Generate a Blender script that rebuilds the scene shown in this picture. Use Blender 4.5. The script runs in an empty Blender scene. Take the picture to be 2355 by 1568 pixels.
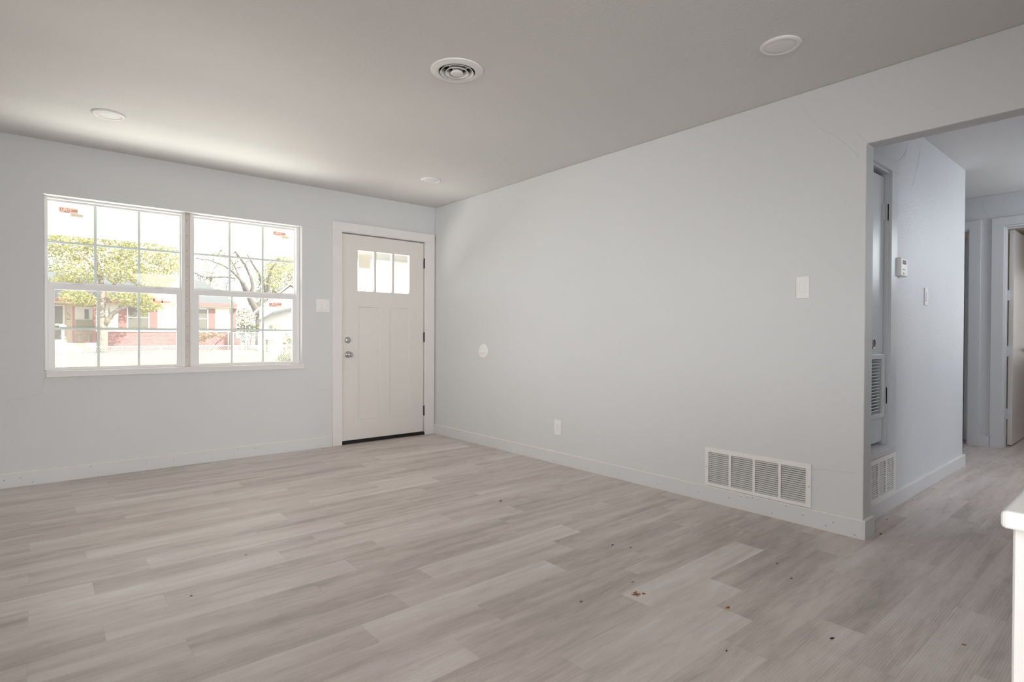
import bpy, bmesh, math, random
from mathutils import Vector, Matrix

random.seed(7)
S = bpy.context.scene
COL = S.collection
PI = math.pi

# ------------------------------------------------------------------ camera
cam_d = bpy.data.cameras.new('camera')
cam_d.sensor_width = 36.0
cam_d.lens = 36.0 * 1297.385 / 2355.0
cam_d.clip_start = 0.02
cam_d.clip_end = 400
cam = bpy.data.objects.new('camera', cam_d)
COL.objects.link(cam)
yaw, pit, rol = 0.703177, -0.0095634, 0.0035103
fw = Vector((math.sin(yaw)*math.cos(pit), math.cos(yaw)*math.cos(pit), math.sin(pit)))
r0 = Vector((math.cos(yaw), -math.sin(yaw), 0))
u0 = r0.cross(fw)
rr = math.cos(rol)*r0 + math.sin(rol)*u0
uu = -math.sin(rol)*r0 + math.cos(rol)*u0
M = Matrix((( rr.x, uu.x, -fw.x, -3.31753), (rr.y, uu.y, -fw.y, -5.21366), (rr.z, uu.z, -fw.z, 1.06248), (0, 0, 0, 1)))
cam.matrix_world = M
S.camera = cam

# ------------------------------------------------------------------ sky, sun, exposure
world = bpy.data.worlds.new('sky')
S.world = world
world.use_nodes = True
bg = world.node_tree.nodes['Background']
bg.inputs[0].default_value = (0.93, 0.97, 1.0, 1)
bg.inputs[1].default_value = 3.0

sun_d = bpy.data.lights.new('sun', 'SUN')
sun_d.energy = 10.0
sun_d.angle = math.radians(0.6)
sun_d.color = (1.0, 0.95, 0.86)
sun = bpy.data.objects.new('sun', sun_d)
COL.objects.link(sun)
sun.rotation_euler = Vector((-0.62, 0.78, -0.72)).to_track_quat('-Z', 'Y').to_euler()
sun.location = (10, -20, 20)

def area(name, loc, direction, sx, sy, watts, color, spread=180):
    d = bpy.data.lights.new(name, 'AREA')
    d.shape = 'RECTANGLE'
    d.size, d.size_y = sx, sy
    d.energy = watts
    d.color = color
    d.spread = math.radians(spread)
    o = bpy.data.objects.new(name, d)
    COL.objects.link(o)
    o.location = loc
    o.rotation_euler = Vector(direction).to_track_quat('-Z', 'Y').to_euler()
    return o
# added fill lamps standing in for daylight from unseen windows; no openings are built
area('dining_fill', (-3.6, -8.52, 1.35), (3.1, 8.5, -0.25), 2.2, 1.9, 43, (1.0, 0.992, 0.975), 62)
area('side_fill', (-4.52, -4.6, 1.4), (4.4, 0.9, -0.75), 1.8, 1.4, 11, (1.0, 0.99, 0.98), 66)
area('side_front_fill', (-4.52, -2.4, 1.4), (4.5, 1.2, -0.3), 1.4, 1.4, 9, (1.0, 0.985, 0.96), 65)
area('hall_daylight_fill', (2.2, -6.9, 1.5), (-0.1, 1, -0.1), 1.4, 1.4, 13, (0.90, 0.94, 1.0), 110)
area('hall_far_fill', (3.3, -5.35, 1.9), (-.6, 1, -0.1), 0.8, 0.5, 13, (0.88, 0.93, 1.0))
area('bedroom_fill', (6.45, -4.8, 1.35), (-1, 0.05, 0.1), 1.1, 1.1, 5, (1.0, 0.95, 0.86))
area('kitchen_fill', (-1.2, -8.52, 1.9), (-1.2, 3.3, -1.05), 1.2, 0.9, 7, (1.0, 0.99, 0.98), 48)
# lamps added below the window sill, imitating sunlight bounced off the porch slab
area('porch_bounce_fill', (-1.8, .85, -0.03), (0, 0, 1), 4.8, 1.2, 84, (1.0, 0.965, 0.91))
area('yard_bounce_fill', (-2.2, 2.2, -0.03), (0, 0, 1), 4.4, 1.5, 260, (1.0, 0.95, 0.87))

S.view_settings.view_transform = 'Standard'
S.view_settings.look = 'None'
S.view_settings.gamma = 1.0
S.view_settings.use_curve_mapping = False
S.view_settings.exposure = 0.16
S.cycles.diffuse_bounces = 8
S.cycles.max_bounces = 16
S.cycles.transparent_max_bounces = 24

# ------------------------------------------------------------------ materials
def new_mat(name):
    m = bpy.data.materials.new(name)
    m.use_nodes = True
    return m, m.node_tree.nodes, m.node_tree.links, m.node_tree.nodes['Principled BSDF']

def mat(name, col, rough=0.5, metal=0.0, bump=None, var=None, spec=0.5):
    """bump=(scale, strength, distance); var=(scale, amount) gives a gentle mottled paint colour"""
    m, N, L, P = new_mat(name)
    P.inputs['Base Color'].default_value = (*col, 1)
    P.inputs['Roughness'].default_value = rough
    P.inputs['Metallic'].default_value = metal
    P.inputs['Specular IOR Level'].default_value = spec
    tc = N.new('ShaderNodeTexCoord')
    if var:
        n = N.new('ShaderNodeTexNoise'); n.inputs['Scale'].default_value = var[0]; n.inputs['Detail'].default_value = 5
        L.new(tc.outputs['Object'], n.inputs['Vector'])
        r = N.new('ShaderNodeValToRGB')
        a = var[1]
        r.color_ramp.elements[0].position = 0.3; r.color_ramp.elements[1].position = 0.7
        r.color_ramp.elements[0].color = (*[c*(1-a) for c in col], 1)
        r.color_ramp.elements[1].color = (*[min(1, c*(1+a)) for c in col], 1)
        L.new(n.outputs['Fac'], r.inputs['Fac']); L.new(r.outputs['Color'], P.inputs['Base Color'])
    if bump:
        n = N.new('ShaderNodeTexNoise'); n.inputs['Scale'].default_value = bump[0]; n.inputs['Detail'].default_value = 3
        L.new(tc.outputs['Object'], n.inputs['Vector'])
        b = N.new('ShaderNodeBump'); b.inputs['Strength'].default_value = bump[1]; b.inputs['Distance'].default_value = bump[2]
        L.new(n.outputs['Fac'], b.inputs['Height']); L.new(b.outputs['Normal'], P.inputs['Normal'])
    return m

M_WALL = mat('wall_paint', (0.655, 0.665, 0.675), 0.55, bump=(140, 0.35, 0.004), var=(1.3, 0.012))
M_HALLWALL = mat('hall_wall_paint', (0.655, 0.668, 0.69), 0.45, bump=(110, 0.45, 0.005), var=(1.5, 0.02))
M_CEIL = mat('ceiling_paint', (0.69, 0.68, 0.665), 0.7, bump=(70, 0.3, 0.005), var=(0.9, 0.02))
M_BASE = mat('baseboard_paint', (0.67, 0.68, 0.69), 0.35, var=(3, 0.01))
M_TRIM = mat('white_trim_paint', (0.76, 0.745, 0.735), 0.4, var=(5, 0.015))
M_DOOR = mat('door_paint', (0.74, 0.705, 0.675), 0.42, var=(2.5, 0.012))
M_HDOOR = mat('hall_door_paint', (0.60, 0.62, 0.64), 0.3, bump=(60, 0.15, 0.003))
M_VINYL = mat('white_vinyl', (0.80, 0.79, 0.785), 0.35)
M_GRILLE = mat('muntin_vinyl', (0.84, 0.87, 0.85), 0.4)
M_PLASTIC = mat('white_plastic', (0.82, 0.815, 0.80), 0.35)
M_METALW = mat('white_enamel', (0.80, 0.79, 0.77), 0.35)
M_BLACK = mat('black_metal', (0.008, 0.008, 0.008), 0.4)
M_RUBBER = mat('black_rubber', (0.006, 0.006, 0.006), 0.6)
M_DARK = mat('dark_metal_and_shade', (0.02, 0.018, 0.015), 0.7)  # near-black stands in for shade inside ducts and closet; plaques use it too
M_NICKEL = mat('satin_nickel', (0.55, 0.54, 0.53), 0.25, metal=1.0)
M_BRONZE = mat('dull_bronze', (0.16, 0.13, 0.11), 0.35, metal=0.8)
M_HOLE = mat('nail_hole', (0.10, 0.06, 0.045), 0.9)
M_CRACK = mat('plaster_crack', (0.45, 0.45, 0.455), 0.9)
M_RUST = mat('rust', (0.25, 0.07, 0.03), 0.8)
M_QUARTZ = mat('white_quartz', (0.90, 0.895, 0.885), 0.25, var=(40, 0.04))
M_CAB = mat('cabinet_paint', (0.74, 0.72, 0.70), 0.35)
M_LENS = mat('frosted_lens', (0.80, 0.79, 0.78), 0.5)
M_LCD = mat('display_glass', (0.22, 0.16, 0.14), 0.15)
M_GREY = mat('grey_plastic', (0.45, 0.45, 0.47), 0.4)
M_BEIGE = mat('beige_room_paint', (0.62, 0.55, 0.43), 0.7)
M_WOODMULL = mat('raw_mullion_board', (0.66, 0.60, 0.56), 0.6, var=(20, 0.05))

def glass(name, haze):
    m, N, L, P = new_mat(name)
    N.remove(P)
    out = N['Material Output']
    t = N.new('ShaderNodeBsdfTransparent'); t.inputs[0].default_value = (0.97, 0.985, 0.975, 1)
    g = N.new('ShaderNodeBsdfGlossy'); g.inputs['Roughness'].default_value = 0.02
    fr = N.new('ShaderNodeFresnel'); fr.inputs['IOR'].default_value = 1.45
    mx = N.new('ShaderNodeMixShader')
    ge = N.new('ShaderNodeNewGeometry'); inv = N.new('ShaderNodeMath'); inv.operation = 'SUBTRACT'; inv.inputs[0].default_value = 1
    L.new(ge.outputs['Backfacing'], inv.inputs[1])      # one reflecting surface per pane, no false total reflection inside it
    mu = N.new('ShaderNodeMath'); mu.operation = 'MULTIPLY'
    L.new(fr.outputs[0], mu.inputs[0]); L.new(inv.outputs[0], mu.inputs[1])
    L.new(mu.outputs[0], mx.inputs[0]); L.new(t.outputs[0], mx.inputs[1]); L.new(g.outputs[0], mx.inputs[2])
    d = N.new('ShaderNodeBsdfTranslucent'); d.inputs[0].default_value = (0.95, 0.96, 0.95, 1)
    m2 = N.new('ShaderNodeMixShader'); m2.inputs[0].default_value = haze  # haze is a pale veil imitating glare over the panes
    L.new(mx.outputs[0], m2.inputs[1]); L.new(d.outputs[0], m2.inputs[2])
    L.new(m2.outputs[0], out.inputs['Surface'])
    return m
M_GLASS = glass('window_glass', 0.036)
M_GLASSD = glass('hazy_door_glass', 0.04)

def floor_mat():
    m, N, L, P = new_mat('oak_vinyl_planks')
    at = N.new('ShaderNodeAttribute'); at.attribute_name = 'tone'
    ao = N.new('ShaderNodeAttribute'); ao.attribute_name = 'shift'
    uv = N.new('ShaderNodeUVMap'); uv.uv_map = 'plank'
    tc = N.new('ShaderNodeTexCoord')
    add = N.new('ShaderNodeVectorMath'); add.operation = 'ADD'
    L.new(tc.outputs['Object'], add.inputs[0]); L.new(ao.outputs['Vector'], add.inputs[1])
    def noise(sx, sy, detail, rough=0.5, dist=0.0):
        mp = N.new('ShaderNodeMapping'); mp.inputs['Scale'].default_value = (sx, sy, 1)
        L.new(add.outputs[0], mp.inputs['Vector'])
        n = N.new('ShaderNodeTexNoise'); n.inputs['Scale'].default_value = 1
        n.inputs['Detail'].default_value = detail; n.inputs['Roughness'].default_value = rough; n.inputs['Distortion'].default_value = dist
        L.new(mp.outputs[0], n.inputs['Vector'])
        return n
    def math_(op, a, b):
        n = N.new('ShaderNodeMath'); n.operation = op
        for k, v in enumerate((a, b)):
            if v is None: continue
            if isinstance(v, (int, float)): n.inputs[k].default_value = v
            else: L.new(v, n.inputs[k])
        return n.outputs[0]
    streak = noise(0.75, 9, 4, 0.6, 0.5)      # broad streaks along a plank
    fine = noise(7, 75, 6, 0.7, 0.8)          # fine grain
    knot = noise(2.6, 10, 3, 0.55, 2.2)
    # cathedral figure
    mpw = N.new('ShaderNodeMapping'); mpw.inputs['Scale'].default_value = (0.55, 7.0, 1)
    L.new(add.outputs[0], mpw.inputs['Vector'])
    wv = N.new('ShaderNodeTexWave'); wv.wave_type = 'RINGS'; wv.inputs['Scale'].default_value = 5.0
    wv.inputs['Distortion'].default_value = 7; wv.inputs['Detail'].default_value = 3; wv.inputs['Detail Scale'].default_value = 0.8
    L.new(mpw.outputs[0], wv.inputs['Vector'])
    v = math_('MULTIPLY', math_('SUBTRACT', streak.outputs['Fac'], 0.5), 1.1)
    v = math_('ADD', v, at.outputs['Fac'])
    v = math_('ADD', v, math_('MULTIPLY', math_('SUBTRACT', fine.outputs['Fac'], 0.5), 0.42))
    v = math_('ADD', v, math_('MULTIPLY', math_('SUBTRACT', wv.outputs['Fac'], 0.5), 0.13))
    v = math_('ADD', v, math_('MULTIPLY', math_('SUBTRACT', knot.outputs['Fac'], 0.5), 0.42))
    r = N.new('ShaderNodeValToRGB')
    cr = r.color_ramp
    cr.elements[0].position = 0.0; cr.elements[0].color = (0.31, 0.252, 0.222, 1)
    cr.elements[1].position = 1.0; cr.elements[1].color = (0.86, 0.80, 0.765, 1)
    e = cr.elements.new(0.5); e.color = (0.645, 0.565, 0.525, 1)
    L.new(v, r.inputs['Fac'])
    # hairline joint between planks
    sp = N.new('ShaderNodeSeparateXYZ'); L.new(uv.outputs[0], sp.inputs[0])
    ju = math_('LESS_THAN', sp.outputs[0], 0.0016)
    jv = math_('LESS_THAN', sp.outputs[1], 0.0012)
    j = math_('MAXIMUM', ju, jv)
    mx = N.new('ShaderNodeMix'); mx.data_type = 'RGBA'; mx.blend_type = 'MULTIPLY'
    L.new(math_('MULTIPLY', j, 0.22), mx.inputs['Factor']); L.new(r.outputs['Color'], mx.inputs['A']); mx.inputs['B'].default_value = (0.25, 0.22, 0.2, 1)
    L.new(mx.outputs['Result'], P.inputs['Base Color'])
    rg = N.new('ShaderNodeMapRange'); rg.inputs['To Min'].default_value = 0.32; rg.inputs['To Max'].default_value = 0.46
    L.new(fine.outputs['Fac'], rg.inputs['Value']); L.new(rg.outputs[0], P.inputs['Roughness'])
    b = N.new('ShaderNodeBump'); b.inputs['Strength'].default_value = 0.35; b.inputs['Distance'].default_value = 0.002
    L.new(math_('ADD', fine.outputs['Fac'], math_('MULTIPLY', wv.outputs['Fac'], 0.35)), b.inputs['Height']); L.new(b.outputs['Normal'], P.inputs['Normal'])
    return m
M_FLOOR = floor_mat()

def ramp_attr_mat(name, cols, rough=0.7, trans=0.0):
    m, N, L, P = new_mat(name)
    at = N.new('ShaderNodeAttribute'); at.attribute_name = 'tone'
    r = N.new('ShaderNodeValToRGB'); cr = r.color_ramp
    for k, c in enumerate(cols):
        p = k/(len(cols)-1)
        if k == 0: e = cr.elements[0]
        elif k == len(cols)-1: e = cr.elements[-1]
        else: e = cr.elements.new(p)
        e.position = p; e.color = (*c, 1)
    L.new(at.outputs['Fac'], r.inputs['Fac']); L.new(r.outputs['Color'], P.inputs['Base Color'])
    P.inputs['Roughness'].default_value = rough
    if trans:
        t = N.new('ShaderNodeBsdfTranslucent'); L.new(r.outputs['Color'], t.inputs[0])
        mx = N.new('ShaderNodeMixShader'); mx.inputs[0].default_value = trans
        L.new(P.outputs[0], mx.inputs[1]); L.new(t.outputs[0], mx.inputs[2]); L.new(mx.outputs[0], N['Material Output'].inputs['Surface'])
    return m
M_LEAF_YG = ramp_attr_mat('yellow_green_leaves', [(0.26, 0.27, 0.09), (0.40, 0.385, 0.135), (0.52, 0.46, 0.19)], trans=0.4)
M_LEAF_OR = ramp_attr_mat('autumn_leaves', [(0.28, 0.22, 0.13), (0.36, 0.26, 0.16), (0.36, 0.31, 0.17)], trans=0.35)
M_LEAF_GR = ramp_attr_mat('green_leaves', [(0.15, 0.17, 0.08), (0.24, 0.25, 0.12), (0.34, 0.32, 0.16)], trans=0.35)
M_BARK = mat('bark', (0.24, 0.19, 0.15), 0.9, bump=(12, 0.8, 0.05), var=(4, 0.25))
M_BARKG = mat('grey_bark', (0.12, 0.105, 0.09), 0.9, bump=(12, 0.8, 0.05), var=(4, 0.2))
M_LAWN = mat('dry_lawn', (0.205, 0.175, 0.135), 0.95, bump=(18, 0.6, 0.05), var=(2.5, 0.14))
M_CONC = mat('porch_concrete', (0.55, 0.52, 0.48), 0.9, var=(4, 0.06))
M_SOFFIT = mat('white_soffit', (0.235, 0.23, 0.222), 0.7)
M_SIDING = mat('white_siding', (0.74, 0.73, 0.70), 0.7)
M_CREAM = mat('cream_porch_paint', (0.60, 0.50, 0.40), 0.8)
M_SHUT = mat('faded_red_paint', (0.27, 0.115, 0.105), 0.8)
M_ROOFG = mat('grey_shingles', (0.095, 0.10, 0.104), 0.9, bump=(30, 0.6, 0.03), var=(14, 0.14))
M_WINDARK = mat('dark_screen_glass', (0.125, 0.115, 0.095), 0.3)
M_GALV = mat('galvanised_steel', (0.62, 0.62, 0.60), 0.5)
M_PANELB = mat('tan_bench_panel', (0.26, 0.23, 0.165), 0.8)
def paper(name, col, k=0.4):
    m = mat(name, col, 0.6)
    N, L = m.node_tree.nodes, m.node_tree.links
    t = N.new('ShaderNodeBsdfTranslucent'); t.inputs[0].default_value = (*col, 1)
    mx = N.new('ShaderNodeMixShader'); mx.inputs[0].default_value = k
    L.new(N['Principled BSDF'].outputs[0], mx.inputs[1]); L.new(t.outputs[0], mx.inputs[2]); L.new(mx.outputs[0], N['Material Output'].inputs['Surface'])
    return m
M_STK = paper('pink_sticker', (0.95, 0.77, 0.71), 0.35)
M_STKD = paper('red_sticker_print', (0.74, 0.47, 0.41))
M_STKW = paper('pale_tag', (0.88, 0.88, 0.80))
M_PAPER = paper('tan_paper', (0.95, 0.91, 0.85), 0.3)

def brick_mat():
    m, N, L, P = new_mat('painted_red_brick')
    tc = N.new('ShaderNodeTexCoord')
    mp = N.new('ShaderNodeMapping'); mp.inputs['Rotation'].default_value = (PI/2, 0, 0)
    L.new(tc.outputs['Object'], mp.inputs['Vector'])
    b = N.new('ShaderNodeTexBrick'); b.inputs['Scale'].default_value = 1.0
    b.inputs['Brick Width'].default_value = 0.22; b.inputs['Row Height'].default_value = 0.075; b.inputs['Mortar Size'].default_value = 0.008
    b.inputs['Color1'].default_value = (0.27, 0.105, 0.10, 1); b.inputs['Color2'].default_value = (0.34, 0.15, 0.14, 1); b.inputs['Mortar'].default_value = (0.36, 0.2, 0.19, 1)
    L.new(mp.outputs[0], b.inputs['Vector']); L.new(b.outputs['Color'], P.inputs['Base Color'])
    bp = N.new('ShaderNodeBump'); bp.inputs['Strength'].default_value = 0.6; bp.inputs['Distance'].default_value = 0.02
    L.new(b.outputs['Fac'], bp.inputs['Height']); bp.invert = True
    L.new(bp.outputs['Normal'], P.inputs['Normal'])
    P.inputs['Roughness'].default_value = 0.9
    return m
M_BRICK = brick_mat()

# ------------------------------------------------------------------ helpers
def box(bm, x0, x1, y0, y1, z0, z1, mi=0, mx=None):
    x0, x1 = min(x0, x1), max(x0, x1); y0, y1 = min(y0, y1), max(y0, y1); z0, z1 = min(z0, z1), max(z0, z1)
    v = [Vector((x, y, z)) for z in (z0, z1) for y in (y0, y1) for x in (x0, x1)]
    if mx is not None: v = [mx @ p for p in v]
    v = [bm.verts.new(p) for p in v]
    for f in ((0, 2, 3, 1), (4, 5, 7, 6), (0, 1, 5, 4), (2, 6, 7, 3), (0, 4, 6, 2), (1, 3, 7, 5)):
        bm.faces.new([v[i] for i in f]).material_index = mi

def boxes(*bs):
    bm = bmesh.new()
    for b in bs: box(bm, *b)
    return bm

def plate(bm, fn, u0, u1, v0, v1, w0, w1, holes):
    """slab in (u,v) with rectangular holes; fn(u,v,w) -> xyz; only true outside faces are made"""
    us = sorted({u0, u1, *[h[0] for h in holes], *[h[1] for h in holes]})
    vs = sorted({v0, v1, *[h[2] for h in holes], *[h[3] for h in holes]})
    us = [u for u in us if u0 <= u <= u1]; vs = [v for v in vs if v0 <= v <= v1]
    nu, nv = len(us)-1, len(vs)-1
    def full(i, j):
        if not (0 <= i < nu and 0 <= j < nv): return False
        cu, cv = (us[i]+us[i+1])/2, (vs[j]+vs[j+1])/2
        return not any(h[0] < cu < h[1] and h[2] < cv < h[3] for h in holes)
    cache = {}
    def V(i, j, k):
        if (i, j, k) not in cache: cache[(i, j, k)] = bm.verts.new(fn(us[i], vs[j], (w0, w1)[k]))
        return cache[(i, j, k)]
    for i in range(nu):
        for j in range(nv):
            if not full(i, j): continue
            bm.faces.new([V(i, j, 0), V(i+1, j, 0), V(i+1, j+1, 0), V(i, j+1, 0)])
            bm.faces.new([V(i, j, 1), V(i, j+1, 1), V(i+1, j+1, 1), V(i+1, j, 1)])
            if not full(i-1, j): bm.faces.new([V(i, j, 0), V(i, j+1, 0), V(i, j+1, 1), V(i, j, 1)])
            if not full(i+1, j): bm.faces.new([V(i+1, j, 0), V(i+1, j, 1), V(i+1, j+1, 1), V(i+1, j+1, 0)])
            if not full(i, j-1): bm.faces.new([V(i, j, 0), V(i, j, 1), V(i+1, j, 1), V(i+1, j, 0)])
            if not full(i, j+1): bm.faces.new([V(i, j+1, 0), V(i+1, j+1, 0), V(i+1, j+1, 1), V(i, j+1, 1)])
    bmesh.ops.recalc_face_normals(bm, faces=bm.faces[:])

XZ = lambda u, v, w: Vector((u, w, v))     # plate standing in the x-z plane, thickness along y
YZ = lambda u, v, w: Vector((w, u, v))     # plate standing in the y-z plane, thickness along x
XY = lambda u, v, w: Vector((u, v, w))

def lathe(bm, prof, seg=32, mx=None, mi=0):
    """profile [(r, h)] revolved about z"""
    mx = mx or Matrix.Identity(4)
    rings = []
    for r, h in prof:
        if r < 1e-6: rings.append([bm.verts.new(mx @ Vector((0, 0, h)))])
        else: rings.append([bm.verts.new(mx @ Vector((r*math.cos(2*PI*k/seg), r*math.sin(2*PI*k/seg), h))) for k in range(seg)])
    for a, b in zip(rings, rings[1:]):
        for k in range(seg):
            k2 = (k+1) % seg
            if len(a) == 1 and len(b) == 1: continue
            if len(a) == 1: f = bm.faces.new([a[0], b[k], b[k2]])
            elif len(b) == 1: f = bm.faces.new([a[k], b[0], a[k2]])
            else: f = bm.faces.new([a[k], b[k], b[k2], a[k2]])
            f.smooth = True; f.material_index = mi

def tube(bm, pts, rads, seg=8, mi=0):
    pts = [Vector(p) for p in pts]
    rings = []
    for i, p in enumerate(pts):
        t = (pts[min(i+1, len(pts)-1)] - pts[max(i-1, 0)]).normalized()
        a = t.orthogonal().normalized() if abs(t.z) > 0.9 else t.cross(Vector((0, 0, 1))).normalized()
        if abs(t.z) > 0.9: a = Vector((1, 0, 0)) - t*t.x; a.normalize()
        b = t.cross(a)
        r = rads[i] if isinstance(rads, (list, tuple)) else rads
        rings.append([bm.verts.new(p + r*(math.cos(2*PI*k/seg)*a + math.sin(2*PI*k/seg)*b)) for k in range(seg)])
    for a, b in zip(rings, rings[1:]):
        for k in range(seg):
            f = bm.faces.new([a[k], a[(k+1) % seg], b[(k+1) % seg], b[k]]); f.smooth = True; f.material_index = mi
    bm.faces.new(rings[0][::-1]).material_index = mi; bm.faces.new(rings[-1]).material_index = mi

def obj(name, bm, mats, parent=None, bevel=0.0, seg=2, smooth=False):
    bmesh.ops.recalc_face_normals(bm, faces=bm.faces[:])
    me = bpy.data.meshes.new(name)
    bm.to_mesh(me); bm.free()
    for m in (mats if isinstance(mats, (list, tuple)) else [mats]): me.materials.append(m)
    o = bpy.data.objects.new(name, me)
    COL.objects.link(o)
    if parent:
        o.parent = parent
        off = Vector(parent.location)
        pp = parent.parent
        while pp: off += Vector(pp.location); pp = pp.parent
        o.location = -off          # meshes are written in world coordinates
    if bevel:
        b = o.modifiers.new('bevel', 'BEVEL'); b.width = bevel; b.segments = seg; b.limit_method = 'ANGLE'; b.angle_limit = math.radians(40)
    return o

def tag(o, label, cat, group=None, kind=None):
    o['label'] = label; o['category'] = cat
    if group: o['group'] = group
    if kind: o['kind'] = kind
    return o

def thing(name, loc, label, cat, group=None, kind=None):
    o = bpy.data.objects.new(name, None)
    o.empty_display_size = 0.1
    COL.objects.link(o)
    o.location = loc
    return tag(o, label, cat, group, kind)

def struct(name, bm, mats, label, cat, bevel=0.0):
    return tag(obj(name, bm, mats, None, bevel), label, cat, None, 'structure')

def dup(root, loc, label):
    r = root.copy(); COL.objects.link(r); r.location = loc; r['label'] = label
    for ch in list(root.children):
        c = ch.copy(); COL.objects.link(c); c.parent = r
        for g in list(ch.children):
            d = g.copy(); COL.objects.link(d); d.parent = c
    return r

def ribbon(name, plane, pts, parent, w=0.0016):
    """thin irregular crack line lying on a wall face"""
    bm = bmesh.new()
    P = []
    for (a, b) in zip(pts, pts[1:]):
        a, b = Vector(a), Vector(b)
        for k in range(4):
            t = k/4
            p = a.lerp(b, t)
            j = 0.0022
            P.append(p + Vector((random.uniform(-j, j)*(plane != 'x'), random.uniform(-j, j)*(plane == 'x'), random.uniform(-j, j))))
    P.append(Vector(pts[-1]))
    off = Vector((-0.0006, 0, 0)) if plane == 'x' else Vector((0, -0.0006, 0))
    tube(bm, [p + off for p in P], [w*random.uniform(0.2, 0.5) for _ in P], 4)
    return obj('crack', bm, M_CRACK, parent)

H = 2.44
# ------------------------------------------------------------------ shell
# floor: 0.93 m x 152 mm planks in a three-row stair step, one mesh, tone and grain shift per plank
def build_floor():
    PW, PL = 0.1525, 0.93
    offs = (-1.058, -1.27, -1.478)
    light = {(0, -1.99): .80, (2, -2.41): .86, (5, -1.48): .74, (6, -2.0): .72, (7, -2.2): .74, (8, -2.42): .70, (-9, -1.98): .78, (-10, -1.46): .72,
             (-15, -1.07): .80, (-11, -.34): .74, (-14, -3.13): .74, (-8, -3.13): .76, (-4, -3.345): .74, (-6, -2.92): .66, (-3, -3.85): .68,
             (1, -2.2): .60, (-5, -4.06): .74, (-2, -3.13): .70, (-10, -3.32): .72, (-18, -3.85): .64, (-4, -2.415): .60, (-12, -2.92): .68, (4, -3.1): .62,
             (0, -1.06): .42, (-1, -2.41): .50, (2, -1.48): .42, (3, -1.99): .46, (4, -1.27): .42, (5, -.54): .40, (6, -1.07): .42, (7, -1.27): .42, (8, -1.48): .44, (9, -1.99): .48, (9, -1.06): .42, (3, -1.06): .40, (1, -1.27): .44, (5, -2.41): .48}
    me = bpy.data.meshes.new('floor')
    rnd = random.Random(11)
    vs, fs, tone, shift, uvs = [], [], [], [], []
    X0, X1, Y0, Y1 = -4.6, 6.6, -8.6, 0.0
    for i in range(-20, 40):
        yt = -2.98 - PW*i; yb = yt - PW
        yt2, yb2 = min(yt, Y1), max(yb, Y0)
        if yt2 <= yb2: continue
        o = offs[i % 3]
        for n in range(-6, 12):
            xa = o + PL*n; xb = xa + PL
            a, b = max(xa, X0), min(xb, X1)
            if a >= b: continue
            k = len(vs)
            vs += [(a, yb2, 0), (b, yb2, 0), (b, yt2, 0), (a, yt2, 0)]
            fs.append((k, k+1, k+2, k+3))
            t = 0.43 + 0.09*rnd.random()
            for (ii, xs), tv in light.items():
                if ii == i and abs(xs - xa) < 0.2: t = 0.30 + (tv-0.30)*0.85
            tone.append(t); shift.append((rnd.random()*40, rnd.random()*40, 0))
            uvs += [(a-xa, yb2-yb), (b-xa, yb2-yb), (b-xa, yt2-yb), (a-xa, yt2-yb)]
    k = len(vs)
    vs += [(X0, Y0, -.12), (X1, Y0, -.12), (X1, Y1, -.12), (X0, Y1, -.12)]
    fs.append((k+3, k+2, k+1, k)); tone.append(.4); shift.append((0, 0, 0)); uvs += [(0.5, .1)]*4
    me.from_pydata(vs, [], fs)
    ta = me.attributes.new('tone', 'FLOAT', 'FACE'); ta.data.foreach_set('value', tone)
    sa = me.attributes.new('shift', 'FLOAT_VECTOR', 'FACE'); sa.data.foreach_set('vector', [c for s in shift for c in s])
    ul = me.uv_layers.new(name='plank'); ul.data.foreach_set('uv', [c for s in uvs for c in s])
    me.materials.append(M_FLOOR)
    o = bpy.data.objects.new('floor', me); COL.objects.link(o)
    tag(o, 'grey-brown wood-look vinyl plank floor running through room and hall', 'floor', None, 'structure')
build_floor()

bm = bmesh.new(); plate(bm, XY, -4.75, 6.75, -8.75, 0.16, H, H+.16, [(-1.726, -1.542, -2.869, -2.685)])
struct('ceiling', bm, M_CEIL, 'flat grey textured ceiling over the living room and hall', 'ceiling')

bm = bmesh.new(); plate(bm, XZ, -4.75, 6.75, 0, H, 0, .16, [(-3.263, -1.433, .795, 2.06), (-1.07, -.11, 0, 2.07)])
wf = struct('wall_front', bm, M_WALL, 'pale grey wall holding the double window and the white front door', 'wall')
ribbon('crack', 'y', [(-3.259, 0, .755), (-3.264, 0, .715), (-3.271, 0, .666), (-3.285, 0, .639), (-3.337, 0, .624), (-3.406, 0, .608), (-3.469, 0, .603)], wf)
ribbon('crack', 'y', [(-1.415, 0, .677), (-1.395, 0, .611), (-1.339, 0, .568), (-1.248, 0, .55), (-1.15, 0, .532)], wf, .0011)
ribbon('crack', 'y', [(-1.435, 0, 2.061), (-1.371, 0, 2.061), (-1.248, 0, 2.06), (-1.151, 0, 2.06)], wf, .001)

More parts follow.
